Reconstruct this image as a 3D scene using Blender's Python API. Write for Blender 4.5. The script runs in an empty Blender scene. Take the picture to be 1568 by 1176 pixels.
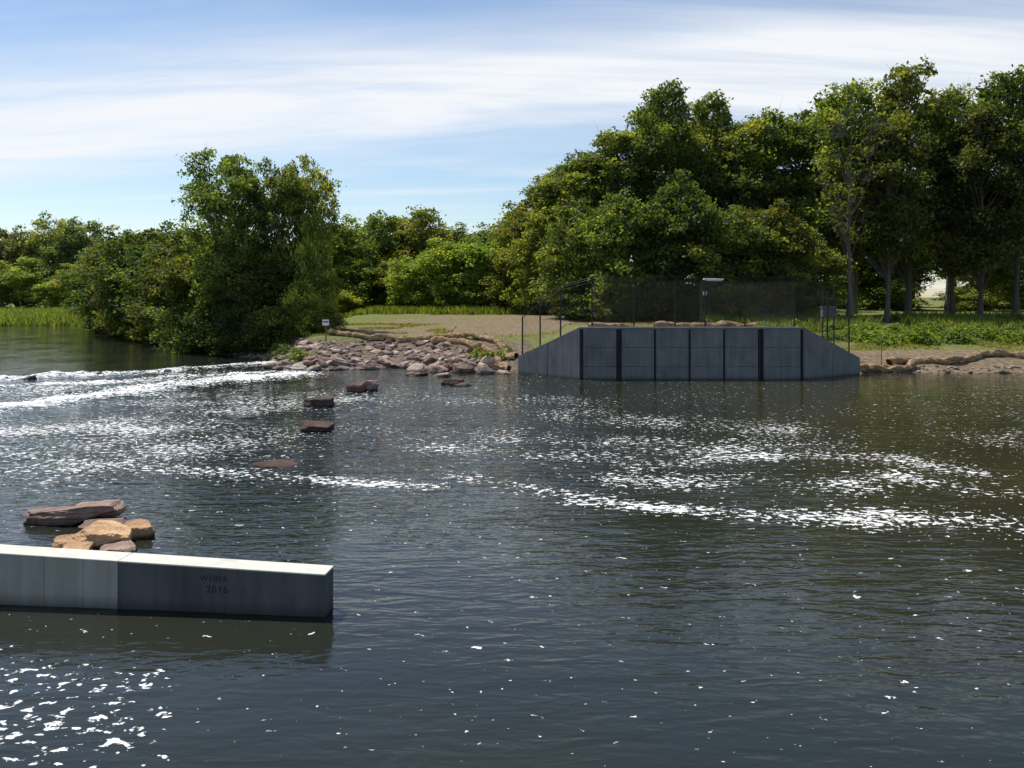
import bpy, math, random
import numpy as np
from mathutils import Vector
import bmesh
rng = np.random.default_rng(7); random.seed(7)
scene = bpy.context.scene
scene.view_settings.view_transform='Standard'; scene.view_settings.look='None'; scene.view_settings.exposure=0
R=math.radians

# ---------------------------------------------------------------- helpers
def link(ob,parent=None):
    scene.collection.objects.link(ob)
    if parent: ob.parent=parent
    return ob
def empty(name,loc=(0,0,0)):
    e=bpy.data.objects.new(name,None); e.location=loc; e.empty_display_size=0.3
    return link(e)
def nmesh(name,V,polys,mats=(),attrs=None,smooth=False):
    me=bpy.data.meshes.new(name)
    V=np.asarray(V,dtype=np.float32)
    loops=np.concatenate([p.ravel() for p,_ in polys]).astype(np.int32)
    tot=np.concatenate([np.full(len(p),p.shape[1]) for p,_ in polys])
    start=np.concatenate([[0],np.cumsum(tot)[:-1]]).astype(np.int32)
    midx=np.concatenate([np.full(len(p),m) for p,m in polys]).astype(np.int32)
    me.vertices.add(len(V)); me.vertices.foreach_set('co',V.ravel())
    me.loops.add(len(loops)); me.loops.foreach_set('vertex_index',loops)
    me.polygons.add(len(tot)); me.polygons.foreach_set('loop_start',start)
    for m in mats: me.materials.append(m)
    me.polygons.foreach_set('material_index',midx)
    me.polygons.foreach_set('use_smooth',np.full(len(tot),smooth))
    if attrs:
        for k,a in attrs.items():
            at=me.attributes.new(k,'FLOAT','POINT'); at.data.foreach_set('value',np.asarray(a,dtype=np.float32))
    me.update(calc_edges=True); me.validate()
    return me
def tube(P,r,sides=6):
    P=np.asarray(P,float); n=len(P); r=np.asarray(r,float)*np.ones(n)
    T=np.gradient(P,axis=0); T/=np.linalg.norm(T,axis=1)[:,None]+1e-9
    ref=np.where(np.abs(T[:,2:3])>0.9,np.array([[1.,0,0]]),np.array([[0,0,1.]]))
    A=np.cross(T,ref); A/=np.linalg.norm(A,axis=1)[:,None]+1e-9
    B=np.cross(T,A)
    th=np.linspace(0,2*np.pi,sides,endpoint=False)
    V=P[:,None,:]+r[:,None,None]*(np.cos(th)[None,:,None]*A[:,None,:]+np.sin(th)[None,:,None]*B[:,None,:])
    V=V.reshape(-1,3)
    i=np.arange(n-1)[:,None]*sides; j=np.arange(sides)[None,:]; j2=(j+1)%sides
    F=np.stack([i+j,i+j2,i+sides+j2,i+sides+j],-1).reshape(-1,4)
    return V,F
class Acc:
    def __init__(s): s.V=[];s.F=[];s.n=0
    def add(s,V,F,m=0):
        s.V.append(np.asarray(V,float)); s.F.append((np.asarray(F)+s.n,m)); s.n+=len(V)
    def box(s,x0,x1,y0,y1,z0,z1,m=0):
        V=[(x,y,z) for z in(z0,z1) for y in(y0,y1) for x in(x0,x1)]
        F=[(0,2,3,1),(4,5,7,6),(0,1,5,4),(2,6,7,3),(0,4,6,2),(1,3,7,5)]
        s.add(V,F,m)
    def mesh(s,name,mats,attrs=None,smooth=False):
        return nmesh(name,np.concatenate(s.V),s.F,mats,attrs,smooth)
def obj(name,me,parent=None,loc=(0,0,0)):
    o=bpy.data.objects.new(name,me); o.location=loc
    return link(o,parent)
def fnoise(x,y,s,seed=0.0,oct=3):
    r=np.zeros(np.shape(x)); a=1;tot=0
    for o in range(oct):
        f=s*2**o
        for k in range(4):
            an=seed*1.7+k*1.93+o*0.8
            r+=a*np.sin((x*np.cos(an)+y*np.sin(an))*f*(1+.23*k)+seed*3.1+k*2.2+1.3*np.sin((x*np.sin(an*1.3)-y*np.cos(an*1.3))*f*.7+k))
        tot+=a*4*0.55; a*=.5
    return r/tot

# ---------------------------------------------------------------- materials
def mat(name):
    m=bpy.data.materials.new(name); m.use_nodes=True
    nt=m.node_tree; nt.nodes.clear()
    return m,nt
def L(nt,a,b): nt.links.new(a,b)
def ramp(nt,stops):
    n=nt.nodes.new('ShaderNodeValToRGB'); e=n.color_ramp.elements
    while len(e)<len(stops): e.new(0.5)
    for i,(p,c) in enumerate(stops):
        e[i].position=p; e[i].color=(*c,1)
    return n
def math_(nt,op,a,b=None,c=None,clamp=False):
    n=nt.nodes.new('ShaderNodeMath'); n.operation=op; n.use_clamp=clamp
    for i,v in enumerate((a,b,c)):
        if v is None: continue
        if isinstance(v,(int,float)): n.inputs[i].default_value=v
        else: nt.links.new(v,n.inputs[i])
    return n.outputs[0]
def noise_(nt,vec,scale,detail=4,rough=.55,dist=0):
    n=nt.nodes.new('ShaderNodeTexNoise'); n.inputs['Scale'].default_value=scale
    n.inputs['Detail'].default_value=detail; n.inputs['Roughness'].default_value=rough; n.inputs['Distortion'].default_value=dist
    if vec is not None: nt.links.new(vec,n.inputs['Vector'])
    return n.outputs[0]
def mapping(nt,vec,scale=(1,1,1),rot=(0,0,0)):
    n=nt.nodes.new('ShaderNodeMapping'); n.inputs['Scale'].default_value=scale; n.inputs['Rotation'].default_value=rot
    nt.links.new(vec,n.inputs['Vector']); return n.outputs[0]
def mixc(nt,f,a,b,blend='MIX'):
    n=nt.nodes.new('ShaderNodeMix'); n.data_type='RGBA'; n.blend_type=blend
    for s,v in ((n.inputs[0],f),(n.inputs[6],a),(n.inputs[7],b)):
        if isinstance(v,(int,float)): s.default_value=v
        elif isinstance(v,tuple): s.default_value=(*v,1)
        else: nt.links.new(v,s)
    return n.outputs[2]
def out(nt,sh):
    o=nt.nodes.new('ShaderNodeOutputMaterial'); nt.links.new(sh,o.inputs[0])
def princ(nt,col,rough=.8,spec=.3,normal=None,metal=0):
    p=nt.nodes.new('ShaderNodeBsdfPrincipled')
    for s,v in (('Base Color',col),('Roughness',rough),('Specular IOR Level',spec),('Metallic',metal)):
        if isinstance(v,(int,float)): p.inputs[s].default_value=v
        elif isinstance(v,tuple): p.inputs[s].default_value=(*v,1)
        else: nt.links.new(v,p.inputs[s])
    if normal is not None: nt.links.new(normal,p.inputs['Normal'])
    return p
def bump(nt,h,strength,dist,nrm=None):
    b=nt.nodes.new('ShaderNodeBump')
    b.inputs['Distance'].default_value=dist
    if isinstance(strength,(int,float)): b.inputs['Strength'].default_value=strength
    else: nt.links.new(strength,b.inputs['Strength'])
    nt.links.new(h,b.inputs['Height'])
    if nrm is not None: nt.links.new(nrm,b.inputs['Normal'])
    return b.outputs[0]
def attr(nt,name):
    a=nt.nodes.new('ShaderNodeAttribute'); a.attribute_name=name; return a.outputs['Fac']
def coord(nt,o='Object'): return nt.nodes.new('ShaderNodeTexCoord').outputs[o]
def simple(name,stops,scale=3,rough=.85,spec=.2,bmp=0.0,bd=.02,detail=5,metal=0):
    m,nt=mat(name); c=coord(nt); n=noise_(nt,c,scale,detail,.6)
    r=ramp(nt,stops); L(nt,n,r.inputs[0])
    nr=bump(nt,noise_(nt,c,scale*4,4),bmp,bd) if bmp else None
    out(nt,princ(nt,r.outputs[0],rough,spec,nr,metal).outputs[0]); return m
def leaf_mat(name,tr=.46):
    m,nt=mat(name)
    oi=nt.nodes.new('ShaderNodeObjectInfo'); lv=attr(nt,'lv')
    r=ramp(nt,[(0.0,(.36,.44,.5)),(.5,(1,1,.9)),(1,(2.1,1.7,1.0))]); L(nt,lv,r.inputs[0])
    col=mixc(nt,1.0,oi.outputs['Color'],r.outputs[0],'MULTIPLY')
    d=nt.nodes.new('ShaderNodeBsdfDiffuse'); L(nt,col,d.inputs[0])
    gl=nt.nodes.new('ShaderNodeBsdfGlossy'); gl.inputs['Roughness'].default_value=.5; gl.inputs[0].default_value=(.6,.65,.6,1)
    t=nt.nodes.new('ShaderNodeBsdfTranslucent'); tc=mixc(nt,1.0,col,(1.7,1.7,.6),'MULTIPLY'); L(nt,tc,t.inputs[0])
    mx=nt.nodes.new('ShaderNodeMixShader'); mx.inputs[0].default_value=tr
    L(nt,d.outputs[0],mx.inputs[1]); L(nt,t.outputs[0],mx.inputs[2])
    m2=nt.nodes.new('ShaderNodeMixShader'); m2.inputs[0].default_value=.03
    L(nt,mx.outputs[0],m2.inputs[1]); L(nt,gl.outputs[0],m2.inputs[2]); out(nt,m2.outputs[0]); return m
M_leaf=leaf_mat('foliage')
m,nt=mat('bark'); r=ramp(nt,[(0,(.15,.125,.10)),(1,(.27,.24,.20))]); L(nt,nt.nodes.new('ShaderNodeObjectInfo').outputs['Random'],r.inputs[0])
out(nt,princ(nt,mixc(nt,noise_(nt,mapping(nt,coord(nt),(3,3,.6)),3,3),(.06,.05,.04),r.outputs[0]),.95,.1).outputs[0]); M_bark=m
def rock_mat(name,stops,attrn='rv'):
    m,nt=mat(name); c=coord(nt)
    n=noise_(nt,c,2.6,7,.72); rv=attr(nt,attrn)
    r=ramp(nt,stops); L(nt,rv,r.inputs[0])
    v=ramp(nt,[(.32,(.45,.43,.43)),(.5,(.95,.93,.92)),(.68,(1.4,1.38,1.35))]); L(nt,n,v.inputs[0])
    col=mixc(nt,1.0,r.outputs[0],v.outputs[0],'MULTIPLY')
    p=nt.nodes.new('ShaderNodeNewGeometry').outputs['Position']; s=nt.nodes.new('ShaderNodeSeparateXYZ'); L(nt,p,s.inputs[0])
    w=math_(nt,'MULTIPLY_ADD',s.outputs[2],-9,1.0,clamp=True)
    col=mixc(nt,math_(nt,'MULTIPLY',w,.75),col,(.03,.022,.017))
    nr=bump(nt,noise_(nt,c,7,7,.75),1.0,.06)
    out(nt,princ(nt,col,.85,.25,nr).outputs[0]); return m
M_rock=rock_mat('quarry_stone',[(0,(.15,.11,.09)),(.25,(.32,.21,.165)),(.45,(.24,.20,.17)),(.65,(.42,.29,.23)),(.85,(.38,.33,.28)),(1,(.58,.46,.37))])
M_rockdark=rock_mat('wet_stone',[(0,(.065,.048,.04)),(1,(.17,.10,.08))])
M_rockor=rock_mat('orange_stone',[(0,(.50,.30,.17)),(1,(.70,.46,.25))])
def concrete(name,base,dark,streak=.5,noisev=1.2):
    m,nt=mat(name); c=nt.nodes.new('ShaderNodeNewGeometry').outputs['Position']
    n=noise_(nt,c,noisev,7,.65); st=noise_(nt,mapping(nt,c,(4,4,.35)),1.6,5,.6)
    f=math_(nt,'ADD',math_(nt,'MULTIPLY',n,1-streak),math_(nt,'MULTIPLY',st,streak))
    r=ramp(nt,[(.35,dark),(.62,base)]); L(nt,f,r.inputs[0])
    s=nt.nodes.new('ShaderNodeSeparateXYZ'); L(nt,c,s.inputs[0])
    w=math_(nt,'MULTIPLY_ADD',s.outputs[2],-6,1.0,clamp=True)
    col=mixc(nt,math_(nt,'MULTIPLY',w,.65),r.outputs[0],(.03,.032,.028))
    nr=bump(nt,noise_(nt,c,30,5,.7),.35,.01)
    out(nt,princ(nt,col,.85,.2,nr).outputs[0]); return m
M_conc=concrete('concrete_abutment',(.225,.22,.21),(.13,.13,.127))
M_concSun=concrete('concrete_sun_tone',(.74,.70,.60),(.55,.53,.46))  # paler than the wall faces: sunlight on the top put into the colour
M_concL=concrete('concrete_light',(.42,.39,.33),(.29,.27,.235),.6)
M_concD=concrete('concrete_dark',(.135,.132,.125),(.078,.078,.075),.6)
M_steel=simple('galvanised_dark_steel',[(.3,(.012,.013,.015)),(.7,(.028,.029,.031))],6,.6,.4)
M_black=simple('black_vinyl_fence',[(.3,(.012,.012,.013)),(.7,(.028,.028,.03))],10,.5,.4)
M_white=simple('white_paint',[(.3,(.72,.72,.72)),(.7,(.82,.82,.8))],10,.5,.4)
M_grey=simple('grey_enamel',[(.3,(.07,.075,.075)),(.7,(.11,.115,.115))],8,.5,.4)
M_wood=simple('weathered_wood',[(.3,(.13,.09,.06)),(.7,(.24,.18,.12))],6,.9,.1)
M_straw=simple('straw_wattle',[(.3,(.17,.11,.06)),(.5,(.34,.23,.13)),(.72,(.46,.34,.21))],4,.95,.05,.9,.05)
M_stain=simple('dark_stain',[(.3,(.03,.032,.035)),(.7,(.065,.067,.07))],25,.9,.1)

# ---------------------------------------------------------------- terrain
SX=[-1500,-300,-120,-75,-62,-56,-39,-28,-22.8,-18.2,-15.5,-12.6,-10.9,-7,-2.9,-0.3,.2,3.4,14.1,18.2,22,26.8,40,80,300,1500]
SY=[170,150,128,121,122,116,87,70,62.5,57.5,54,48,47,48.6,46.2,45.6,45.2,41.85,41.85,44.8,45.2,44.9,46,50,60,80]
def height(x,y):
    x=np.asarray(x,float); y=np.asarray(y,float)
    sh=np.interp(x,SX,SY)
    sh=sh+np.where((x>0)&(x<18.4),0,.45*fnoise(x,y*0,.9,2.0,3))
    t=y-sh
    mid=np.interp(t,[-40,-5,0,1,6,25,60,300],[-2.5,-1.2,-.06,.35,1.5,2.15,2.5,3])
    rt =np.interp(t,[-40,-5,0,1.2,3,8,25,60,300],[-2.5,-1.2,-.06,.35,.85,1.35,2.1,2.5,3])
    lf =np.interp(t,[-40,-5,0,2,20,70,300],[-2.5,-1.2,-.06,.3,.55,1.2,3])
    wr=np.clip((x-14)/4,0,1); wl=np.clip((-15-x)/5,0,1)
    h=mid*(1-wr)*(1-wl)+rt*wr+lf*wl
    h=h+np.where(t>1,1,0)*(.05*fnoise(x,y,.5,1,3)+.03*fnoise(x,y,2.1,4,2))
    pl=2.42-.53*np.maximum(0,np.maximum(3.6-x,x-13.9))-.02*np.maximum(0,y-47)
    h=np.where((t>0.02)&(x>0.1)&(x<18.3),np.maximum(h,pl),h)
    return h
def H1(x,y): return float(height(np.array([x]),np.array([y]))[0])
def axis(lo,a,b,hi,step,g=1.12):
    mid=np.arange(a,b+1e-6,step); L_=[];s=step;p=a
    while p>lo: s*=g; p-=s; L_.append(p)
    R_=[];s=step;p=mid[-1]
    while p<hi: s*=g; p+=s; R_.append(p)
    return np.array(L_[::-1]+list(mid)+R_)
def grid(xs,ys):
    X,Y=np.meshgrid(xs,ys); nx,ny=len(xs),len(ys)
    i=np.arange(ny-1)[:,None]*nx+np.arange(nx-1)[None,:]
    return X.ravel(),Y.ravel(),np.stack([i,i+1,i+nx+1,i+nx],-1).reshape(-1,4)
xs=axis(-2500,-26,36,2500,.32); ys=axis(-1500,40,66,3500,.32,1.1)
X,Y,F=grid(xs,ys); Z=height(X,Y)
t=Y-np.interp(X,SX,SY)
dirt=np.exp(-((X-2.5)/14)**4)*np.clip((Y-52)/4,0,1)*np.clip((88-Y)/9,0,1)*.80
dirt=np.maximum(dirt,np.exp(-((X-9)/6.5)**4)*np.clip((56-Y)/6,0,1))
stone=np.clip((X+17)/2,0,1)*np.clip(1-(t-5.0)/1.2,0,1)*(X<1)
dirt=np.maximum(dirt,np.clip((X-17)/2,0,1)*np.clip(1-(t-3.0)/2,0,1)*.95)
dirt=dirt+.3*fnoise(X,Y,.35,3,3)
m,nt=mat('ground_soil_grass'); c=nt.nodes.new('ShaderNodeNewGeometry').outputs['Position']
n1=noise_(nt,mapping(nt,c,(.5,1.3,1)),.6,6,.7); n2=noise_(nt,c,3.5,6,.75)
fd=math_(nt,'ADD',attr(nt,'dirt'),math_(nt,'MULTIPLY',math_(nt,'SUBTRACT',n1,.5),2.4))
fd=math_(nt,'MULTIPLY_ADD',math_(nt,'SUBTRACT',fd,.38),2.2,.3,clamp=True)
rg=ramp(nt,[(.3,(.085,.115,.025)),(.5,(.16,.18,.05)),(.7,(.27,.25,.10))]); L(nt,n2,rg.inputs[0])
rd=ramp(nt,[(.3,(.11,.08,.05)),(.5,(.225,.17,.11)),(.7,(.35,.275,.185))]); L(nt,n2,rd.inputs[0])
col=mixc(nt,fd,rg.outputs[0],rd.outputs[0])
rs=ramp(nt,[(.35,(.08,.06,.045)),(.6,(.24,.185,.14))]); L(nt,n2,rs.inputs[0])
col=mixc(nt,math_(nt,'MULTIPLY',attr(nt,'stone'),1.0,clamp=True),col,rs.outputs[0])
out(nt,princ(nt,col,.95,.1,bump(nt,noise_(nt,c,6,6,.7),1,.10)).outputs[0]); M_ground=m
obj('ground',nmesh('ground',np.stack([X,Y,Z],-1),[(F,0)],[M_ground],{'dirt':dirt,'stone':stone},True))

# ---------------------------------------------------------------- water
xs=axis(-2500,-34,30,2500,.22); ys=axis(-1500,5,56,3500,.22,1.1)
X,Y,F=grid(xs,ys)
def cap(P,w,amp):
    d=np.full(X.shape,1e9)
    for (a,b) in zip(P[:-1],P[1:]):
        ax,ay=a;bx,by=b; dx,dy=bx-ax,by-ay
        u=np.clip(((X-ax)*dx+(Y-ay)*dy)/(dx*dx+dy*dy),0,1)
        d=np.minimum(d,np.hypot(X-ax-u*dx,Y-ay-u*dy))
    return amp*np.exp(-(d/w)**2)
bandA=[(-40,37),(-24.5,41.5),(-18.9,45.6),(-16.6,49.5),(-14.9,51.5)]
bandB=[(-30,25),(-19,29),(-17.4,33),(-16.0,36.2),(-14.3,39.8),(-11.6,43.8)]
A=cap(bandA,1.3,.95); B=cap(bandB,1.9,1.05); AB=cap([(-28,31),(-20,37),(-15.5,42.5)],4.2,.58)
A2=cap([(-34,34),(-22,38.5),(-16.8,42.6),(-13,46)],1.0,.85)
midn=fnoise(X,Y,1.1,9,2); lown=fnoise(X,Y,.35,5,3); ml=fnoise(X,Y,.8,14,3)
foam=np.maximum.reduce([A,B,AB,A2])*(1+.28*midn+.12*ml)
st=[ cap([(-20,24),(-12.8,21.6),(-9,20.2),(-4.9,18.9)],.8,.54),
     cap([(-4.9,18.9),(-3.2,18.3),(-1.8,18.0)],.5,.70),
     cap([(-1.2,19.0),(.4,18.0),(1.9,16.4)],.6,.62), cap([(1.2,16.7),(2.6,16.2),(3.8,16.0)],.5,.68),
     cap([(4.3,15.9),(6.3,15.2)],.8,.62), cap([(6.6,15.6),(8.2,15.2),(10.5,14.2),(13,13)],.9,.58),
     cap([(3.0,20),(4.8,21.0),(7.5,21.6),(9.5,21.0),(10.2,19.5)],1.0,.53),
     cap([(8.6,19),(9.6,17.8),(11,17),(14,16)],.9,.60),
     cap([(2.5,18.8),(5.0,18.4),(7,18.2)],1.2,.58),
     cap([(2,29),(5,27),(8.5,26)],2.2,.42), cap([(1.5,24),(5,22.5),(8,23.5)],1.6,.50),
     cap([(-2,22.5),(1,21.5),(3,21)],1.3,.46), cap([(-10,26),(-4,25),(0,24)],2.2,.38), cap([(-4,33),(2,33)],2.6,.38),
     cap([(14,24),(18,26)],2.2,.38),
     cap([(-20,25),(-12,26),(-9,23)],3.8,.53), cap([(-14,34),(-10,31),(-6,34)],3.8,.46), cap([(-14,22),(-10,20)],2.6,.45),
     cap([(-7.5,9.3),(-5.2,9.0),(-3.9,8.9)],.4,.58), cap([(-6.5,7.9),(-4.6,7.9),(-3.7,7.5)],.75,.70), cap([(-6,6.3),(-3.8,6.7)],.8,.68)]
S=np.maximum.reduce(st)*(1+.35*midn+.25*ml)
foam=np.maximum(foam,S)
foam=np.maximum(foam,.14*np.clip(lown+.6,0,1)*np.clip((Y-13)/6,0,1)*np.clip((50-Y)/10,0,1)+.05)
turb=.05+.55*np.clip(cap([(-30,36),(-16,36),(-10,30)],12,1.0),0,1)+.24*np.clip(cap([(-8,24),(3,22)],6,1),0,1)
up=np.clip((Y-np.interp(X,[-60,-24.5,-18.9,-14.9],[34,42.5,46.5,52]))/2,0,1)*(X<-12)
turb=turb*(1-up)+.08*up
foam=foam*(1-.95*up)
rough=np.clip(A+B+A2+AB,0,1)*(1-up)
Z=.08*rough*fnoise(X,Y,3.0,2,3)+.07*rough*fnoise(X,Y,.9,6,2)+.12*np.clip(B+A,0,1)+.012*fnoise(X,Y*1.6,1.6,8,3)*(.3+turb)*(Y<60)*(Y>0)
Z=Z*(np.hypot(X,Y-30)<75)
tree_refl=np.clip((X-1)/12,0,1)*np.clip((Y-8)/8,0,1)*np.clip((46-Y)/8,0,1)*.8+.2  # mask for the right-bank trees' reflection, tinted into the water colour
m,nt=mat('river_water'); c=nt.nodes.new('ShaderNodeNewGeometry').outputs['Position']
fo=attr(nt,'foam'); tu=attr(nt,'turb')
w1=noise_(nt,mapping(nt,c,(.6,1.7,1),(0,0,R(-10))),2.1,2,.5,.5); w2=noise_(nt,mapping(nt,c,(.8,1.7,1),(0,0,R(14))),6,2,.5,.4); w3=noise_(nt,c,.25,2,.5)
h=math_(nt,'ADD',math_(nt,'MULTIPLY',w1,1.0),math_(nt,'MULTIPLY',w2,.26))
gust=math_(nt,'MULTIPLY_ADD',w3,2.2,-.2)
nr=bump(nt,h,math_(nt,'MULTIPLY',math_(nt,'MULTIPLY_ADD',tu,1.15,.075),gust,clamp=True),.135)
fn=noise_(nt,mapping(nt,c,(.85,1.15,1)),7.0,2,.55,.6); fn2=noise_(nt,c,20,2,.6,.3)
fs=math_(nt,'ADD',fn,math_(nt,'MULTIPLY',math_(nt,'SUBTRACT',fn2,.5),.34))
fs=math_(nt,'MULTIPLY_ADD',fo,.33,fs)
fm=math_(nt,'MULTIPLY',math_(nt,'SUBTRACT',fs,.735),20,clamp=True)
body=mixc(nt,math_(nt,'ADD',attr(nt,'tree_refl'),math_(nt,'MULTIPLY',math_(nt,'SUBTRACT',w3,.5),.8),clamp=True),(.013,.018,.016),(.045,.041,.019))  # olive body colour paints the reflected trees, broken up by noise
wp=princ(nt,body,.05,.5,nr); wp.inputs['IOR'].default_value=1.333
fp=princ(nt,(.80,.80,.78),.7,.2,bump(nt,fn2,.5,.05))
mx=nt.nodes.new('ShaderNodeMixShader'); L(nt,fm,mx.inputs[0]); L(nt,wp.outputs[0],mx.inputs[1]); L(nt,fp.outputs[0],mx.inputs[2]); out(nt,mx.outputs[0])
obj('river_water',nmesh('river_water',np.stack([X,Y,Z],-1),[(F,0)],[m],{'foam':foam,'turb':turb,'tree_refl':tree_refl},True))

# ---------------------------------------------------------------- rocks
def ico(k):
    bm=bmesh.new(); bmesh.ops.create_icosphere(bm,subdivisions=k,radius=1)
    a=np.array([v.co[:] for v in bm.verts]); f=np.array([[v.index for v in g.verts] for g in bm.faces]); bm.free(); return a,f
ICO,ICOF=ico(5); ICO2,ICO2F=ico(2)
def blocky(V,p):
    a=rng.normal(size=(3,3)); q,_=np.linalg.qr(np.eye(3)+.25*a); W_=V@q
    W_=W_/((np.abs(W_)**p).sum(1)**(1/p))[:,None]; return W_@q.T
def rock(size,hi=False,nplanes=7):
    V=blocky((ICO if hi else ICO2).copy(),9 if hi else 5)
    for k in range(nplanes):
        n=rng.normal(size=3)
        if k<2: n=np.array([rng.normal()*.2,rng.normal()*.2,1.])
        n/=np.linalg.norm(n); d=rng.uniform(.72,1.12) if k>1 else rng.uniform(.62,.85)
        s=V@n-d; V-=np.maximum(s,0)[:,None]*n
    ph=rng.uniform(0,6,3)
    V+= .03*np.sin(V[:,[1,2,0]]*5+ph)
    if hi:
        st_=np.sign(np.sin(V[:,2:3]*11+V[:,0:1]*1.5+ph[0]))*.022; V[:,:2]*=(1+st_)
        V+=.018*np.sin(V[:,[2,0,1]]*13+ph)*np.cos(V[:,[1,2,0]]*19+ph)+rng.normal(size=V.shape)*.005
    V*=np.asarray(size)*(.88 if not hi else .95); a=rng.uniform(-.2,.2) if hi else rng.uniform(0,6.28); ca,sa=np.cos(a),np.sin(a)
    V=V@np.array([[ca,sa,0],[-sa,ca,0],[0,0,1]])
    tx=rng.uniform(-.35,.35) if not hi else rng.uniform(-.12,.12); c2,s2=np.cos(tx),np.sin(tx)
    V=V@np.array([[1,0,0],[0,c2,s2],[0,-s2,c2]])
    tx=rng.uniform(-.35,.35) if not hi else rng.uniform(-.08,.12); c2,s2=np.cos(tx),np.sin(tx)
    return V@np.array([[c2,0,s2],[0,1,0],[-s2,0,c2]]), (ICOF if hi else ICO2F)
ac=Acc(); rv=[]
def addrock(x,y,r,hfac=.55,dz=0.12):
    V,Fr=rock((r*rng.uniform(.8,1.7),r*rng.uniform(.7,1.1),r*hfac*rng.uniform(.6,1.3)))
    z=max(H1(x,y),-.12)+r*dz
    ac.add(V+np.array([x,y,z]),Fr); rv.extend([rng.uniform(0,1)]*len(V))
def shore(x): return float(np.interp(x,SX,SY))
for i in range(640):
    x=rng.uniform(-15.5,-.3); tt=rng.uniform(-.6,5.2)
    if x>-4 and tt>4.5-.5*(x+4): continue
    addrock(x,shore(x)+tt,rng.choice([.09,.13,.19,.28],p=[.38,.34,.20,.08])*rng.uniform(.8,1.3)*(1.35 if tt<1.5 else 1))
for i in range(50):
    x=rng.uniform(-14.5,-.5); addrock(x,shore(x)+rng.uniform(-.8,1.1),rng.uniform(.3,.52),.5)
for (x,y,r) in [(-13.6,48.2,.5),(-12.9,47.2,.55),(-11.9,46.7,.6),(-10.8,46.4,.55),(-9.6,46.9,.6),(-14.2,50,.5),(-3.9,45.6,.75),(-2.6,45.4,.7),(-1.4,44.9,.65),(-.4,44.7,.5),(-5.2,46.2,.6)]:
    addrock(x,y,r*.85,.6,.3)
for i in range(260):
    x=rng.uniform(18.4,40); addrock(x,shore(x)+rng.uniform(-.3,1.0),rng.uniform(.04,.11)+(.1 if rng.random()<.08 else 0))
for i in range(25):
    x=rng.uniform(-20,-15.5); addrock(x,shore(x)+rng.uniform(-.5,1),rng.uniform(.2,.4))
obj('riprap_rocks',ac.mesh('riprap_rocks',[M_rock],{'rv':rv}))
ac=Acc(); rv=[]
for i in range(16):
    u=rng.uniform(0,1); x=-26+u*11; y=np.interp(x,[-40,-24.5,-18.9,-14.9],[37,41.5,45.6,51.5])+rng.uniform(-1,.4)
    V,Fr=rock((rng.uniform(.2,.4),.3,.18)); ac.add(V+np.array([x,y,rng.uniform(-.12,.03)]),Fr); rv.extend([rng.uniform(0,1)]*len(V))
obj('rapids_crest_rocks',ac.mesh('rapids_crest_rocks',[M_rockdark],{'rv':rv}))
def boulder(x,y,z,size,m,v):
    V,Fr=rock(size,True,8)
    me=nmesh('boulder',V,[(Fr,0)],[m],{'rv':np.full(len(V),v)}); return obj('boulder',me,None,(x,y,z))
boulder(-7.1,31.4,.08,(.56,.45,.36),M_rockdark,.3)
boulder(-6.6,36.2,.08,(.42,.42,.36),M_rockdark,.9); boulder(-6.1,36.6,.15,(.34,.34,.42),M_rock,.3)
boulder(-5.85,25.6,.05,(.50,.36,.25),M_rockdark,.4)
boulder(-5.7,20.3,-.03,(.45,.26,.14),M_rockdark,1.)
boulder(-2.75,38.9,.05,(.5,.36,.3),M_rockdark,.5); boulder(-2.1,38.6,-.02,(.42,.34,.2),M_rock,.3)
boulder(-4.9,43.8,.06,(.55,.4,.3),M_rock,.3); boulder(-3.6,43.0,-.02,(.5,.4,.22),M_rock,.66)
boulder(-12,24.3,-.1,(.35,.26,.18),M_rockdark,.8)
boulder(-8.0,15.2,.12,(.80,.36,.17),M_rock,.28); boulder(-7.5,15.45,.16,(.45,.3,.16),M_rock,.62)
boulder(-6.95,14.6,.02,(.36,.26,.2),M_rock,.3)
boulder(-6.55,13.75,.13,(.42,.34,.24),M_rockor,.8); boulder(-6.98,13.7,.02,(.34,.3,.18),M_rockor,.3); boulder(-6.1,13.3,.02,(.3,.26,.18),M_rock,.66)
boulder(-6.3,14.3,.06,(.3,.26,.22),M_rockor,.1); boulder(-6.75,13.3,.03,(.26,.2,.16),M_rockor,.6)
boulder(-10.3,14.9,-.12,(.6,.36,.16),M_rockdark,.9)

# ---------------------------------------------------------------- concrete abutment
def child(name,me,par):
    o=bpy.data.objects.new(name,me); link(o); o.parent=par; o.location=-Vector(par.location); return o
ab=empty('concrete_abutment',(8.7,41.4,0))
px_=[3.36,5.20,6.95,8.63,10.31,12.09,14.09]; y0=41.4; zt=2.54
ac=Acc()
for i,(a,b) in enumerate(zip(px_[:-1],px_[1:])):
    ga=.13 if i in(1,5) else .045; gb=.13 if i in(0,4) else .045
    if i==0: ga=.10
    if i==5: gb=.07
    for (z0,z1) in [(-1.2,.62),(.630,1.55),(1.560,zt-.10)]:
        ac.box(a+ga,b-gb,y0,y0+.14,z0,z1)
main=child('face_panels',ac.mesh('face_panels',[M_conc]),ab)
mod=main.modifiers.new('b','BEVEL'); mod.width=.008; mod.segments=1
ac=Acc(); ac.box(3.3,14.15,y0+.145,y0+.55,-1.2,zt-.102); child('core_wall',ac.mesh('core_wall',[M_concD]),ab)
ac=Acc(); ac.box(3.3,14.16,y0-.02,y0+.56,zt-.098,zt); child('cap',ac.mesh('cap',[M_conc]),ab)
ac=Acc()
for x in px_:
    for s in ((-1,1) if x in(px_[1],px_[5]) else (0,)):
        ac.box(x+s*.08-.022,x+s*.08+.022,y0-.03,y0+.14,-1,zt-.11)
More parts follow.
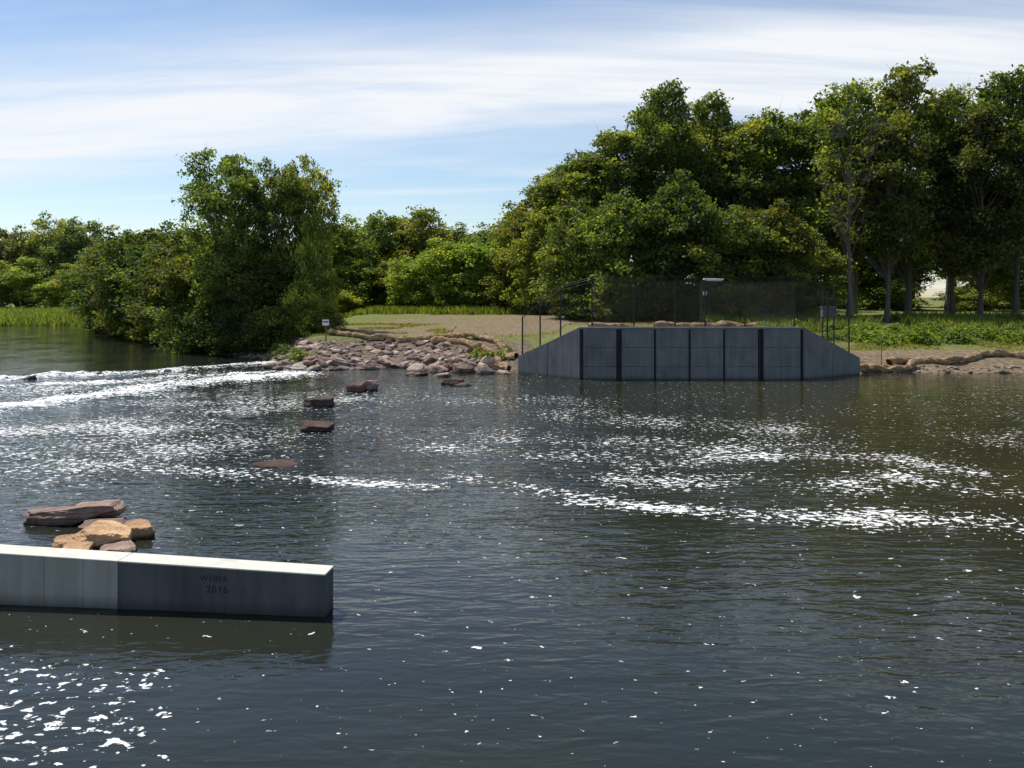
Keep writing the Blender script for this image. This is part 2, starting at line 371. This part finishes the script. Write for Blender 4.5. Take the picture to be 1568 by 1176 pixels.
child('stoplog_guides',ac.mesh('stoplog_guides',[M_steel]),ab)
ac=Acc()
def wing(p,q,zp,zq,segs=3,th=.4):
    p=np.array(p);q=np.array(q); d=q-p; Ln=np.hypot(*d); u=d/Ln; n=np.array([-u[1],u[0]])
    if n[1]<0: n=-n
    for i in range(segs):
        a=i/segs+.004; b=(i+1)/segs-.004
        A_=p+d*a;B_=p+d*b; za=zp+(zq-zp)*a; zb=zp+(zq-zp)*b
        V=[(*A_,-1.2),(*B_,-1.2),(*(B_+n*th),-1.2),(*(A_+n*th),-1.2),(*A_,za),(*B_,zb),(*(B_+n*th),zb),(*(A_+n*th),za)]
        ac.add(V,[(0,3,2,1),(4,5,6,7),(0,1,5,4),(1,2,6,5),(2,3,7,6),(3,0,4,7)])
wing((3.29,41.4),(.31,44.6),2.54,.89,2); wing((14.17,41.4),(18.05,44.2),2.54,.85,2)
child('wing_walls',ac.mesh('wing_walls',[M_conc]),ab)

# near training wall
nw=empty('concrete_river_wall',(-4,10.9,0))
pa=np.array([-2.34,10.65]); pb=np.array([-6.67,11.1]); u=(pb-pa)/np.hypot(*(pb-pa)); n=np.array([-u[1],u[0]]); n=n if n[1]>0 else -n
def ztop(s): return .535+.03*s
def slab(a,s0,s1,zb,z1,o0,th):
    A_=pa+u*s0+n*o0;B_=pa+u*s1+n*o0
    V=[(*A_,zb(s0)),(*B_,zb(s1)),(*(B_+n*th),zb(s1)),(*(A_+n*th),zb(s0)),(*A_,z1(s0)),(*B_,z1(s1)),(*(B_+n*th),z1(s1)),(*(A_+n*th),z1(s0))]
    a.add(V,[(0,1,2,3),(4,7,6,5),(0,4,5,1),(1,5,6,2),(2,6,7,3),(3,7,4,0)])
zc=lambda s: ztop(s)-.02
bot=lambda s:-1.0
ac=Acc(); slab(ac,0,2.725,bot,zc,0,.34); child('dark_section',ac.mesh('dark_section',[M_concD]),nw)
ac=Acc()
for s0,s1 in [(2.735,3.20),(3.205,3.74),(3.745,4.4),(4.405,5.4),(5.405,6.6),(6.605,8.6)]: slab(ac,s0,s1,bot,zc,0,.34)
child('light_section',ac.mesh('light_section',[M_concL]),nw)
ac=Acc()
for s0,s1 in [(-.008,2.727),(2.733,5.4),(5.406,8.61)]: slab(ac,s0,s1,lambda s:ztop(s)-.018,lambda s:ztop(s)+.004,-.008,.356)
o=child('sun_toned_cap',ac.mesh('sun_toned_cap',[M_concSun]),nw); bv=o.modifiers.new('b','BEVEL'); bv.width=.008; bv.segments=2  # thin top layer with the sunlit look in its concrete colour
for txt,s,z,sz in (('WEBER',1.63,.40,.105),('2016',1.55,.255,.13)):
    cu=bpy.data.curves.new('stamp','FONT'); cu.body=txt; cu.size=sz; cu.extrude=.001; cu.space_character=1.15
    cu.materials.append(M_stain); o=bpy.data.objects.new('date_stamp',cu); link(o); o.parent=nw
    p=pa+u*s-n*.003; ang=math.atan2(-u[1],-u[0]); o.rotation_euler=(R(90),0,ang)
    o.location=Vector((p[0],p[1],z))-nw.location

# ---------------------------------------------------------------- fence
fe=empty('chain_link_fence',(8.5,43,2.4))
path=[(.55,44.75,.95,2.0),(1.45,43.9,1.35,2.45),(2.45,43.0,1.85,2.55),(4.0,42.6,2.45,2.35),(6.1,42.6,2.45,2.35),(8.15,42.6,2.45,2.4),(9.65,42.6,2.45,2.4),(11.65,42.6,2.45,2.35),(14.15,42.7,2.45,2.4),(16.1,43.5,1.6,2.75),(17.6,44.5,.95,2.55)]
ac=Acc(); aw=Acc()
for (x,y,z,h) in path:
    ac.add(*tube([(x,y,z-.5),(x,y,z+h)],.04,8))
    ac.add(*tube([(x,y,z+h),(x,y-.12,z+h+.22)],.015,5))
for (a,b) in zip(path[:-1],path[1:]):
    a0=np.array(a[:3]);b0=np.array(b[:3]); a1=a0+[0,0,a[3]];b1=b0+[0,0,b[3]]
    ac.add(*tube([a1-[0,0,.05],b1-[0,0,.05]],.02,6)); ac.add(*tube([a0+[0,0,.08],b0+[0,0,.08]],.01,5))
    for k in(.10,.20): ac.add(*tube([a1+[0,-k*.55,k],b1+[0,-k*.55,k]],.005,4))
    Ln=np.linalg.norm(b0-a0); sp=.14; n_=int(Ln/sp); hh=2.2
    for k in range(-int(hh/sp),n_+int(hh/sp)):
        for sgn in(1,-1):
            u0=k*sp; v0,v1=0.,hh
            if sgn>0: v0=max(v0,-u0); v1=min(v1,Ln-u0)
            else: v0=max(v0,u0-Ln); v1=min(v1,u0)
            if v1-v0<.05: continue
            def P(v):
                uu=(u0+sgn*v)/Ln; lo=a0+(b0-a0)*uu; hi=a1+(b1-a1)*uu; return lo+(hi-lo)*(v/hh)*.98
            aw.add(*tube([P(v0),P(v1)],.0025,3))
child('posts_and_rails',ac.mesh('posts_and_rails',[M_black]),fe); child('wire_mesh',aw.mesh('wire_mesh',[M_black]),fe)
lf=empty('light_fixture_pole',(10.1,43.4,2.4)); ac=Acc()
ac.add(*tube([(9.65,43.4,2.3),(9.65,43.4,4.9)],.05,8)); ac.add(*tube([(9.65,43.4,4.85),(9.9,43.4,4.9)],.03,6)); child('pole',ac.mesh('pole',[M_black]),lf)
ac=Acc(); ac.box(9.75,10.75,43.25,43.5,4.86,4.95); ac.box(9.85,10.65,43.28,43.47,4.82,4.857); o=child('lamp_head',ac.mesh('lamp_head',[M_white]),lf); o.modifiers.new('b','BEVEL').width=.02
ac=Acc(); ac.box(9.72,9.9,43.3,43.42,4.1,4.3); child('junction_box',ac.mesh('junction_box',[M_white]),lf)
ec=empty('equipment_cabinet',(16.6,44.6,1.8)); ac=Acc(); ac.box(16.2,16.9,44.4,44.8,2.95,3.45); ac.box(16.15,16.95,44.36,44.84,3.453,3.5); o=child('cabinet_body',ac.mesh('cabinet_body',[M_grey]),ec); o.modifiers.new('b','BEVEL').width=.015
ac=Acc()
for x in(16.25,16.85): ac.add(*tube([(x,44.6,1.2),(x,44.6,4.6)],.035,8))
ac.add(*tube([(16.25,44.6,4.5),(16.85,44.6,4.5)],.03,6)); ac.add(*tube([(16.25,44.6,3.9),(16.85,44.6,3.9)],.025,6)); child('frame_posts',ac.mesh('frame_posts',[M_black]),ec)
def sign(name,x,y,w,h,zb,pm,bm_):
    g=H1(x,y); e=empty(name,(x,y,g)); ac=Acc(); ac.add(*tube([(0,0,-.3),(0,0,zb+h+.05)],.045,6)); obj('post',ac.mesh('post',[pm]),e)
    ac=Acc(); ac.box(-w/2,w/2,-.07,-.047,zb,zb+h); ac.box(-w/2+.04,w/2-.04,-.074,-.0705,zb+h*.5,zb+h*.72,1); obj('board',ac.mesh('board',[bm_,M_stain]),e)
sign('warning_sign',-11.4,52.2,.40,.36,1.0,M_wood,M_white)
sign('park_sign',3.45,80,.95,.5,.6,M_wood,M_stain)
e=empty('marker_post',(19.9,45.9,H1(19.9,45.9))); ac=Acc(); ac.add(*tube([(0,0,-.2),(0,0,1.75)],.022,6)); ac.add(*tube([(0,0,1.75),(0,0,1.8)],.03,6)); obj('stake',ac.mesh('stake',[M_wood]),e)

def wattle(P,r=.17,lift=.10):
    P=np.array(P,float); s=np.concatenate([[0],np.cumsum(np.hypot(*np.diff(P,axis=0).T))]); q=np.arange(0,s[-1],.16)
    x=np.interp(q,s,P[:,0]); y=np.interp(q,s,P[:,1]); x=x+.12*np.sin(q*1.3+P[0,0]); y=y+.16*np.sin(q*.9+P[0,1])+.06*np.sin(q*3.3)
    z=height(x,y)+lift+.04*np.sin(q*2.1)+.03*np.sin(q*5.3)
    V,Fq=tube(np.stack([x,y,z],-1),r*(1+.2*np.sin(q*3.7)+.14*np.sin(q*9)),9)
    V+=rng.normal(size=V.shape)*.018
    return obj('straw_wattle',nmesh('straw_wattle',V,[(Fq,0)],[M_straw],None,False))
wattle([(-11.8,54.5),(-9,53.2),(-6.5,53.2),(-4,52.6),(-2,51.6)],.16,.17)
wattle([(-5,51.6),(-3,51.0),(-1.7,49.8),(-1.1,48),(-.6,46.4),(-.05,45.6)],.19,.17)
wattle([(-2.3,52.3),(-.9,50.8),(-.3,48.4),(.25,46.2)],.18,.15)
wattle([(4.0,43.2),(5.2,43.0),(6.0,43.3)],.15); wattle([(7.1,43.2),(8.4,42.9),(10.2,43.2),(12.2,42.9)],.16,.14)
wattle([(14.7,44.6),(16.5,45.9),(18.2,46.2),(19.6,45.7)],.19); wattle([(15.8,43.9),(17.8,45.3),(19.2,45.4),(20.6,45.6)],.2,.13); wattle([(18.3,44.9),(19.8,45.5),(21.0,45.5),(21.8,46.2)],.19,.13)
wattle([(20.3,46),(21.6,46.7),(22.6,46.4),(24,46.4),(25.5,47.0),(27.5,47.6),(31,48.0),(38,49)],.2,.15)

# ---------------------------------------------------------------- vegetation
def leaves(C,size,upbias=.35,elong=1.6):
    n=len(C); nrm=rng.normal(size=(n,3)); nrm[:,2]=np.abs(nrm[:,2])+upbias; nrm/=np.linalg.norm(nrm,axis=1)[:,None]
    a=rng.normal(size=(n,3)); a-= (a*nrm).sum(1)[:,None]*nrm; a/=np.linalg.norm(a,axis=1)[:,None]; b=np.cross(nrm,a)
    s=(size*rng.uniform(.55,1.35,n))[:,None]
    V=np.stack([C-a*s*elong*.5,C+b*s*.5+nrm*s*.12,C+a*s*elong*.5,C-b*s*.5+nrm*s*.12],1).reshape(-1,3)
    return V,np.arange(n*4).reshape(-1,4)
def tree_mesh(name,seed,Ht,W,base,ncl,nleaf,ls,tr,lean=0,crad=(.08,.14),dead=0,multi=1,lump=.16,nsub=9,tight=.30,top=.60):
    global rng; rng=np.random.default_rng(seed)
    ac=Acc(); trunks=[]
    for k in range(multi):
        q=np.linspace(0,1,9); ax=rng.normal()*W*.05+ (0 if multi==1 else W*.2*math.cos(k*2.4)); ay=rng.normal()*W*.05+(0 if multi==1 else W*.2*math.sin(k*2.4))
        P=np.stack([ax*q+lean*q+.18*np.sin(q*5+seed+k)*q*2,ay*q+.18*np.cos(q*4+seed)*q*2,q*Ht*.86],-1); P[0,2]=-.4
        ac.add(*tube(P,tr*(1-q*.88)/math.sqrt(multi)*np.where(q<.05,1.5,1),8),1); trunks.append(P)
    t_=rng.uniform(0,1,ncl)**.9
    ang=rng.uniform(0,6.28,ncl); prof=np.sqrt(np.clip(1-((t_-.45)/top)**2,.04,1))
    lm=1+lump*np.sin(ang*2+seed+t_*3)+lump*.8*np.sin(ang*3+t_*7+seed*2)
    rr=W/2*prof*lm*rng.uniform(.12,1,ncl)**.5*.92
    C=np.stack([rr*np.cos(ang)+lean*(base+t_*(1-base)),rr*np.sin(ang),Ht*(base+(1-base)*.97*t_)+rng.normal(size=ncl)*.02*Ht],-1)
    for i in range(ncl):
        P=trunks[i%multi]; zc_=C[i,2]; z0=max(Ht*base*.55, zc_-rng.uniform(.12,.3)*Ht); k=np.clip(z0/(Ht*.86),0,1)
        s0=np.array([np.interp(k,np.linspace(0,1,9),P[:,j]) for j in range(3)])
        q=np.linspace(0,1,5)[:,None]; mid_=(s0+C[i])/2+rng.normal(size=3)*.25+np.array([0,0,-.25])
        B=(1-q)**2*s0+2*q*(1-q)*mid_+q*q*C[i]
        ac.add(*tube(B,np.linspace(tr*.26*(1-k*.6),.02,5),4),1)
        for _ in range(2 if not dead else 10):
            e=C[i]+rng.normal(size=3)*W*.07; ac.add(*tube([B[3],(B[3]+e)/2+rng.normal(size=3)*.1,e],[.025,.014,.004],3),1)
    cr=rng.uniform(crad[0],crad[1],ncl)*W*np.where(t_>.85,.75,1)
    w=cr**2; cnt=(nleaf*w/w.sum()).astype(int); out_=[];lv=[]
    for i in range(ncl):
        n=max(cnt[i],4); sd=rng.normal(size=(nsub,3)); sd/=np.linalg.norm(sd,axis=1)[:,None]
        sc=sd*rng.uniform(.35,1.25,nsub)[:,None]*cr[i]*np.array([1.25,1.25,.95]); sv=rng.normal(0,.15,nsub)
        k=rng.integers(0,nsub,n); off=rng.normal(size=(n,3))*cr[i]*tight*np.array([1.25,1.25,.7])
        p=C[i]+sc[k]+off
        p[:,2]-=.10*np.hypot(p[:,0]-C[i,0],p[:,1]-C[i,1])
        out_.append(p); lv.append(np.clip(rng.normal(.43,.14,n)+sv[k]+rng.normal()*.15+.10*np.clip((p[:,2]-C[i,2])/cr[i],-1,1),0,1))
    P_=np.concatenate(out_); P_[:,2]=np.maximum(P_[:,2],.1); lvv=np.concatenate(lv)
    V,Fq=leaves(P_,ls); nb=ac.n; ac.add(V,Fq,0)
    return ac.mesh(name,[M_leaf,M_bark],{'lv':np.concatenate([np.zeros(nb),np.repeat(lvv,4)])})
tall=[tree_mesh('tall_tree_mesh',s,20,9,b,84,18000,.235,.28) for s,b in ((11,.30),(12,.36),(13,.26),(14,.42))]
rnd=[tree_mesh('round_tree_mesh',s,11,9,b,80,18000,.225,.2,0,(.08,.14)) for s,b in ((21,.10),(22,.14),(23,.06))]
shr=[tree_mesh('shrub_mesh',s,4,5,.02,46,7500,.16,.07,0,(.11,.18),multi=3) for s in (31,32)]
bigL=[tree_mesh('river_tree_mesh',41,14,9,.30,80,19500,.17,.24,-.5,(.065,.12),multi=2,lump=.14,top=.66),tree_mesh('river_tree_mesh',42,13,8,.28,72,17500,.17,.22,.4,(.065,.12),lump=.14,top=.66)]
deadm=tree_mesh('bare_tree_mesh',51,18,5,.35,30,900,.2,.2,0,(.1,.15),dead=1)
rng=np.random.default_rng(99)
G_dark=(.11,.142,.044); G_mid=(.155,.19,.053); G_bri=(.205,.26,.062); G_yel=(.27,.31,.065); G_haze=(.20,.235,.12)  # far-shore green is paled to put haze into the leaf colour
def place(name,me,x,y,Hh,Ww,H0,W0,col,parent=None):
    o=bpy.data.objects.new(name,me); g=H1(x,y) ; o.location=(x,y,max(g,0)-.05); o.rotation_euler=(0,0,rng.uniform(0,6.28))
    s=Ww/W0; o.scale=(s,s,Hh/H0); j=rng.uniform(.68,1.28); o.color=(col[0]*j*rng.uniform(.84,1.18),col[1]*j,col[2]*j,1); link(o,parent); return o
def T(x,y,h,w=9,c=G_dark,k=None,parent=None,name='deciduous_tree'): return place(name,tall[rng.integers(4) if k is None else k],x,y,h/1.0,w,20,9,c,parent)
def Rn(x,y,h,w=8,c=G_mid,parent=None,name='deciduous_tree'): return place(name,rnd[rng.integers(3)],x,y,h/1.02,w,11,9,c,parent)
def Sh(x,y,h,w=5,c=G_mid,parent=None,name='shrub'): return place(name,shr[rng.integers(2)],x,y,h,w,4,5,c,parent)
for x,y,h,w in [(5.6,85,14.6,9),(7.0,75,14.0,8),(9.4,74,16.2,8.5),(13.5,76,20.4,7),(18.5,80,20.4,7),(20.1,76,17.2,8),(23.7,78,18.5,9),(28.6,82,19.4,9),(28.5,72,19.9,8),(29.9,68,16,6.5),(33.4,72,21.2,8),(38.8,76,20.4,8),(37.3,68,17.0,7),(41.3,70,20.6,8),(46,72,21,9),(52,70,20,9),(58,74,21,10),(65,72,20,10),(16.2,82,17,9),(34.5,86,19.5,8.5)]:
    T(x,y,h,w,G_dark if rng.random()<.5 else G_mid)
for x,y,h,w in [(5.5,70,9.5,7),(8.9,67,10,7.5),(12.9,67,11,8),(16.5,66.5,9.0,7.5),(20.1,68,9.2,7),(24,69,6.5,6)]: Rn(x,y,h,w,G_dark if rng.random()<.4 else G_mid)
place('bare_tree',deadm,26.6,67,18.5,5,18,5,G_mid)
place('bare_tree',deadm,36.2,70,16,5,18,5,G_mid)
for x,y,h,w in [(-21,100,11.8,10),(-18.5,108,13,10),(-15.8,112,12.3,10),(-12.1,110,13.0,10),(-9.2,115,11.0,9),(-5.8,118,10.6,9),(-1.8,100,9.8,9),(1.2,95,11.6,9),(3.5,90,13,9)]: Rn(x,y,h,w,G_mid)
for x,y,h,w in [(-10.4,94,6.3,7),(-6.6,92,7.6,8),(-3.1,92,7.8,8),(.4,88,7.4,7),(3,85,8.5,7),(-13.8,98,5.8,7),(-18,98,7,7),(-20,93,4.5,6)]: Rn(x,y,h,w,G_bri)
def Bg(k,x,y,h,w,c): return place('river_tree',bigL[k],x,y,h,w,14-k,9-k,c)
Bg(0,-20.1,61.5,14.0,7.9,G_mid).rotation_euler[2]=.4
Bg(1,-16.9,60.5,12.6,5.6,G_mid); Bg(1,-14.6,60.2,12.2,4.9,G_bri)
for x,y,h,w in [(-23,65,8.8,7),(-19.6,63,7.5,7),(-16.4,60.5,6.5,6),(-14.2,59.5,5.6,4.5),(-30.3,76,10,9),(-26.5,71,9.3,8),(-35,83,10.2,9),(-38.5,87,10.6,9),(-45.4,98,9,9),(-51,108,9,9)]: Rn(x,y,h,w,G_dark if rng.random()<.6 else G_mid)
for x,y,h,w,c in [(-24,64.3,4,5,G_dark),(-27.5,71,4,5,G_dark),(-21.5,61.6,3.6,5,G_dark),(-19.3,59.6,3.2,4.5,G_dark),(-17.2,57.9,2.8,4,G_dark),(-15.6,56.6,2.6,3.6,G_mid),(-14,57.5,3.4,3,G_yel),(-13.6,58.8,5,2.6,G_yel),(-13.9,59.1,7.5,2.4,G_yel),(-32,78,4,6,G_dark),(-36,84,4,6,G_dark),(-40,90,4,6,G_dark),(-46,101,4.5,7,G_dark),(-52,112,4.5,7,G_dark),(-57,122,4.5,7,G_mid),(-12.4,57.5,1.6,2.2,G_mid),(-20,64,6,6,G_dark)]: Sh(x,y,h,w,c)
dt=empty('distant_trees')
for x,y,h,w in [(-126,217,20,17),(-117,217,23,16),(-107,212,22,15),(-96,205,16.5,15),(-136,220,21,18),(-148,222,20,18),(-160,225,22,18),(-88,200,14,14),(-80,196,13,14),(-72,185,12,13),(-66,165,11,12),(-61,146,10,11),(-90,215,17,16)]: Rn(x,y,h,w,G_haze,dt,'far_shore_tree')
for x,y,h,w in [(-116,207,12.5,13),(-103,202,11,12),(-125,209,11,12),(-92,196,9,11),(-110,204,7,12),(-84,194,7,11),(-135,212,10,12)]: Rn(x,y,h,w,(.28,.32,.10),dt,'far_shore_tree')
for i in range(18):
    x=6+75*(i+rng.uniform(0,1))/18; y=rng.uniform(95,135); T(x,y,min(rng.uniform(12,17),4+y*.15),10,G_dark,None,dt,'woodland_tree')
for i in range(14):
    x=-60+72*(i+rng.uniform(0,1))/14; y=rng.uniform(118,140); Rn(x,y,rng.uniform(9,11),12,G_dark,dt,'woodland_tree')
for i in range(28):
    x=3+75*(i+rng.uniform(0,1))/28; y=rng.uniform(96,135); Sh(x,y,rng.uniform(2.0,4.5),rng.uniform(5,9),G_mid,dt,'understory_shrub')
for i in range(10):
    x=rng.uniform(-45,-10) ; y=rng.uniform(100,116); Sh(x,y,rng.uniform(2.5,4.5),rng.uniform(5,8),G_dark,dt,'understory_shrub')
for i in range(8):
    x=rng.uniform(3,25); Sh(x,rng.uniform(66,74),rng.uniform(1.8,3),rng.uniform(3.5,5),G_dark,dt,'understory_shrub')

def grass(name,XY,hmin,hmax,w,col):
    n=len(XY); x,y=XY[:,0],XY[:,1]; z=height(x,y)-.03; h=rng.uniform(hmin,hmax,n); a=rng.uniform(0,6.28,n); l=rng.normal(size=(n,2))*.3*h[:,None]
    dx=np.cos(a)*w;dy=np.sin(a)*w
    V=np.stack([np.stack([x-dx,y-dy,z],-1),np.stack([x+dx,y+dy,z],-1),np.stack([x+l[:,0]*.4+dx*.6,y+l[:,1]*.4+dy*.6,z+h*.6],-1),np.stack([x+l[:,0],y+l[:,1],z+h],-1)],1).reshape(-1,3)
    V4=np.arange(n*4).reshape(-1,4); lv=np.repeat(np.clip(rng.normal(.5,.2,n),0,1),4)
    o=obj(name,nmesh(name,V,[(V4,0)],[M_leaf],{'lv':lv})); o.color=(*col,1); return o
def area(n,x0,x1,y0,y1,s=.5,thr=-.2,seed=1):
    p=np.stack([rng.uniform(x0,x1,n),rng.uniform(y0,y1,n)],-1); k=fnoise(p[:,0],p[:,1],s,seed,2)>thr; return p[k]
p=np.concatenate([area(16000,-24,4,84,97,.3,-.6),area(26000,14,60,58,72,.3,-.1,3)])
grass('tall_grass',p,.35,.95,.05,(.17,.21,.05))
p=np.concatenate([area(12000,-13,-4,54,66,.6,.1,5),area(5000,-4,14,46,56,.7,.4,8),area(22000,18,44,49,60,.6,-.2,6)])
grass('short_grass',p,.06,.2,.035,(.22,.21,.07))
pf=np.stack([rng.uniform(-150,-57,34000),rng.uniform(0,1,34000)],-1); pf[:,1]=np.interp(pf[:,0],SX,SY)+pf[:,1]**1.5*55-1.5
grass('marsh_grass',pf,.6,1.3,.16,(.15,.195,.06))
def weeds(name,centres,n,col,ls):
    out_=[];lv=[]
    for (x,y,r,h) in centres:
        m_=int(n*r*r); d=rng.normal(size=(m_,2))*.45*r; xx=x+d[:,0];yy=y+d[:,1]; zz=height(xx,yy)+h*rng.uniform(0,1,m_)**.8*np.exp(-(d**2).sum(1)/(r*r)); out_.append(np.stack([xx,yy,zz],-1)); lv.append(np.clip(rng.normal(.5,.18,m_)+rng.normal()*.12,0,1))
    P_=np.concatenate(out_); V,Fq=leaves(P_,ls,.8); o=obj(name,nmesh(name,V,[(Fq,0)],[M_leaf],{'lv':np.repeat(np.concatenate(lv),4)})); o.color=(*col,1)
cs=[(rng.uniform(22,42),rng.uniform(50,57),rng.uniform(.7,1.5),rng.uniform(.4,1.0)) for _ in range(80)]+[(rng.uniform(15,23),rng.uniform(52,62),rng.uniform(.6,1.2),rng.uniform(.3,.8)) for _ in range(22)]
weeds('leafy_weeds',cs,260,(.14,.20,.04),.15)
cs=[(rng.uniform(-2.2,-.4),rng.uniform(46.5,49.5),.5,.5) for _ in range(8)]+[(rng.uniform(-24,-12),0,.7,.7) for _ in range(20)]
cs=[(x,y if y else shore(x)+1.2,r,h) for x,y,r,h in cs]
weeds('bank_weeds',cs,300,(.13,.18,.04),.12)

# ---------------------------------------------------------------- sun, sky
elev,az=R(60),R(-48)    # azimuth measured from +Y towards +X
d=Vector((math.sin(az)*math.cos(elev),math.cos(az)*math.cos(elev),math.sin(elev)))
su=bpy.data.lights.new('sun','SUN'); su.energy=5.0; su.angle=R(.53); su.color=(1,.95,.86)
so=bpy.data.objects.new('sun',su); so.rotation_euler=d.to_track_quat('Z','Y').to_euler(); so.location=(0,0,60); link(so)
w=bpy.data.worlds.new('World'); scene.world=w; w.use_nodes=True; nt=w.node_tree; nt.nodes.clear()
sky=nt.nodes.new('ShaderNodeTexSky'); sky.sky_type='NISHITA'; sky.sun_disc=False; sky.sun_elevation=elev; sky.sun_rotation=az; sky.air_density=1.0; sky.dust_density=.4; sky.ozone_density=1.6
g=coord(nt,'Generated'); s=nt.nodes.new('ShaderNodeSeparateXYZ'); L(nt,g,s.inputs[0])
zc_=math_(nt,'ADD',math_(nt,'MAXIMUM',s.outputs[2],0),.12)
cx=math_(nt,'DIVIDE',s.outputs[0],zc_); cy=math_(nt,'DIVIDE',s.outputs[1],zc_)
cb=nt.nodes.new('ShaderNodeCombineXYZ'); L(nt,cx,cb.inputs[0]); L(nt,cy,cb.inputs[1])
bs=math_(nt,'MULTIPLY_ADD',cx,.233,cy)
warp=noise_(nt,mapping(nt,cb.outputs[0],(.5,1.0,1),(0,0,R(13))),1.0,3,.5)
bs=math_(nt,'ADD',bs,math_(nt,'MULTIPLY',math_(nt,'SUBTRACT',warp,.5),1.3))
band=math_(nt,'SUBTRACT',1.45,math_(nt,'DIVIDE',math_(nt,'ABSOLUTE',math_(nt,'SUBTRACT',bs,2.68)),.54),clamp=True)
fib=noise_(nt,mapping(nt,cb.outputs[0],(.32,1.6,1),(0,0,R(13))),1.4,7,.6,.5)
fb=math_(nt,'MULTIPLY',math_(nt,'SUBTRACT',fib,.36),4.5,clamp=True)
m1=math_(nt,'MULTIPLY',band,math_(nt,'MULTIPLY_ADD',fb,.65,.35),clamp=True)
low=math_(nt,'MULTIPLY_ADD',s.outputs[2],-2.0,1.0,clamp=True)
wisp=math_(nt,'MULTIPLY',math_(nt,'MULTIPLY',math_(nt,'SUBTRACT',fib,.47),4.5,clamp=True),low)
cm=math_(nt,'MAXIMUM',m1,math_(nt,'MULTIPLY',wisp,.65))
cm=math_(nt,'MULTIPLY',cm,.97)
col=mixc(nt,cm,sky.outputs[0],(7.1,7.3,7.6))
bg=nt.nodes.new('ShaderNodeBackground'); bg.inputs[1].default_value=.13; L(nt,col,bg.inputs[0])
wo=nt.nodes.new('ShaderNodeOutputWorld'); L(nt,bg.outputs[0],wo.inputs[0])

cam=bpy.data.cameras.new('camera'); cam.sensor_width=36; cam.lens=29.96; cam.shift_y=-.0848; cam.clip_end=6000
co=bpy.data.objects.new('camera',cam); co.location=(0,0,4); co.rotation_euler=(R(90),0,0); link(co); scene.camera=co
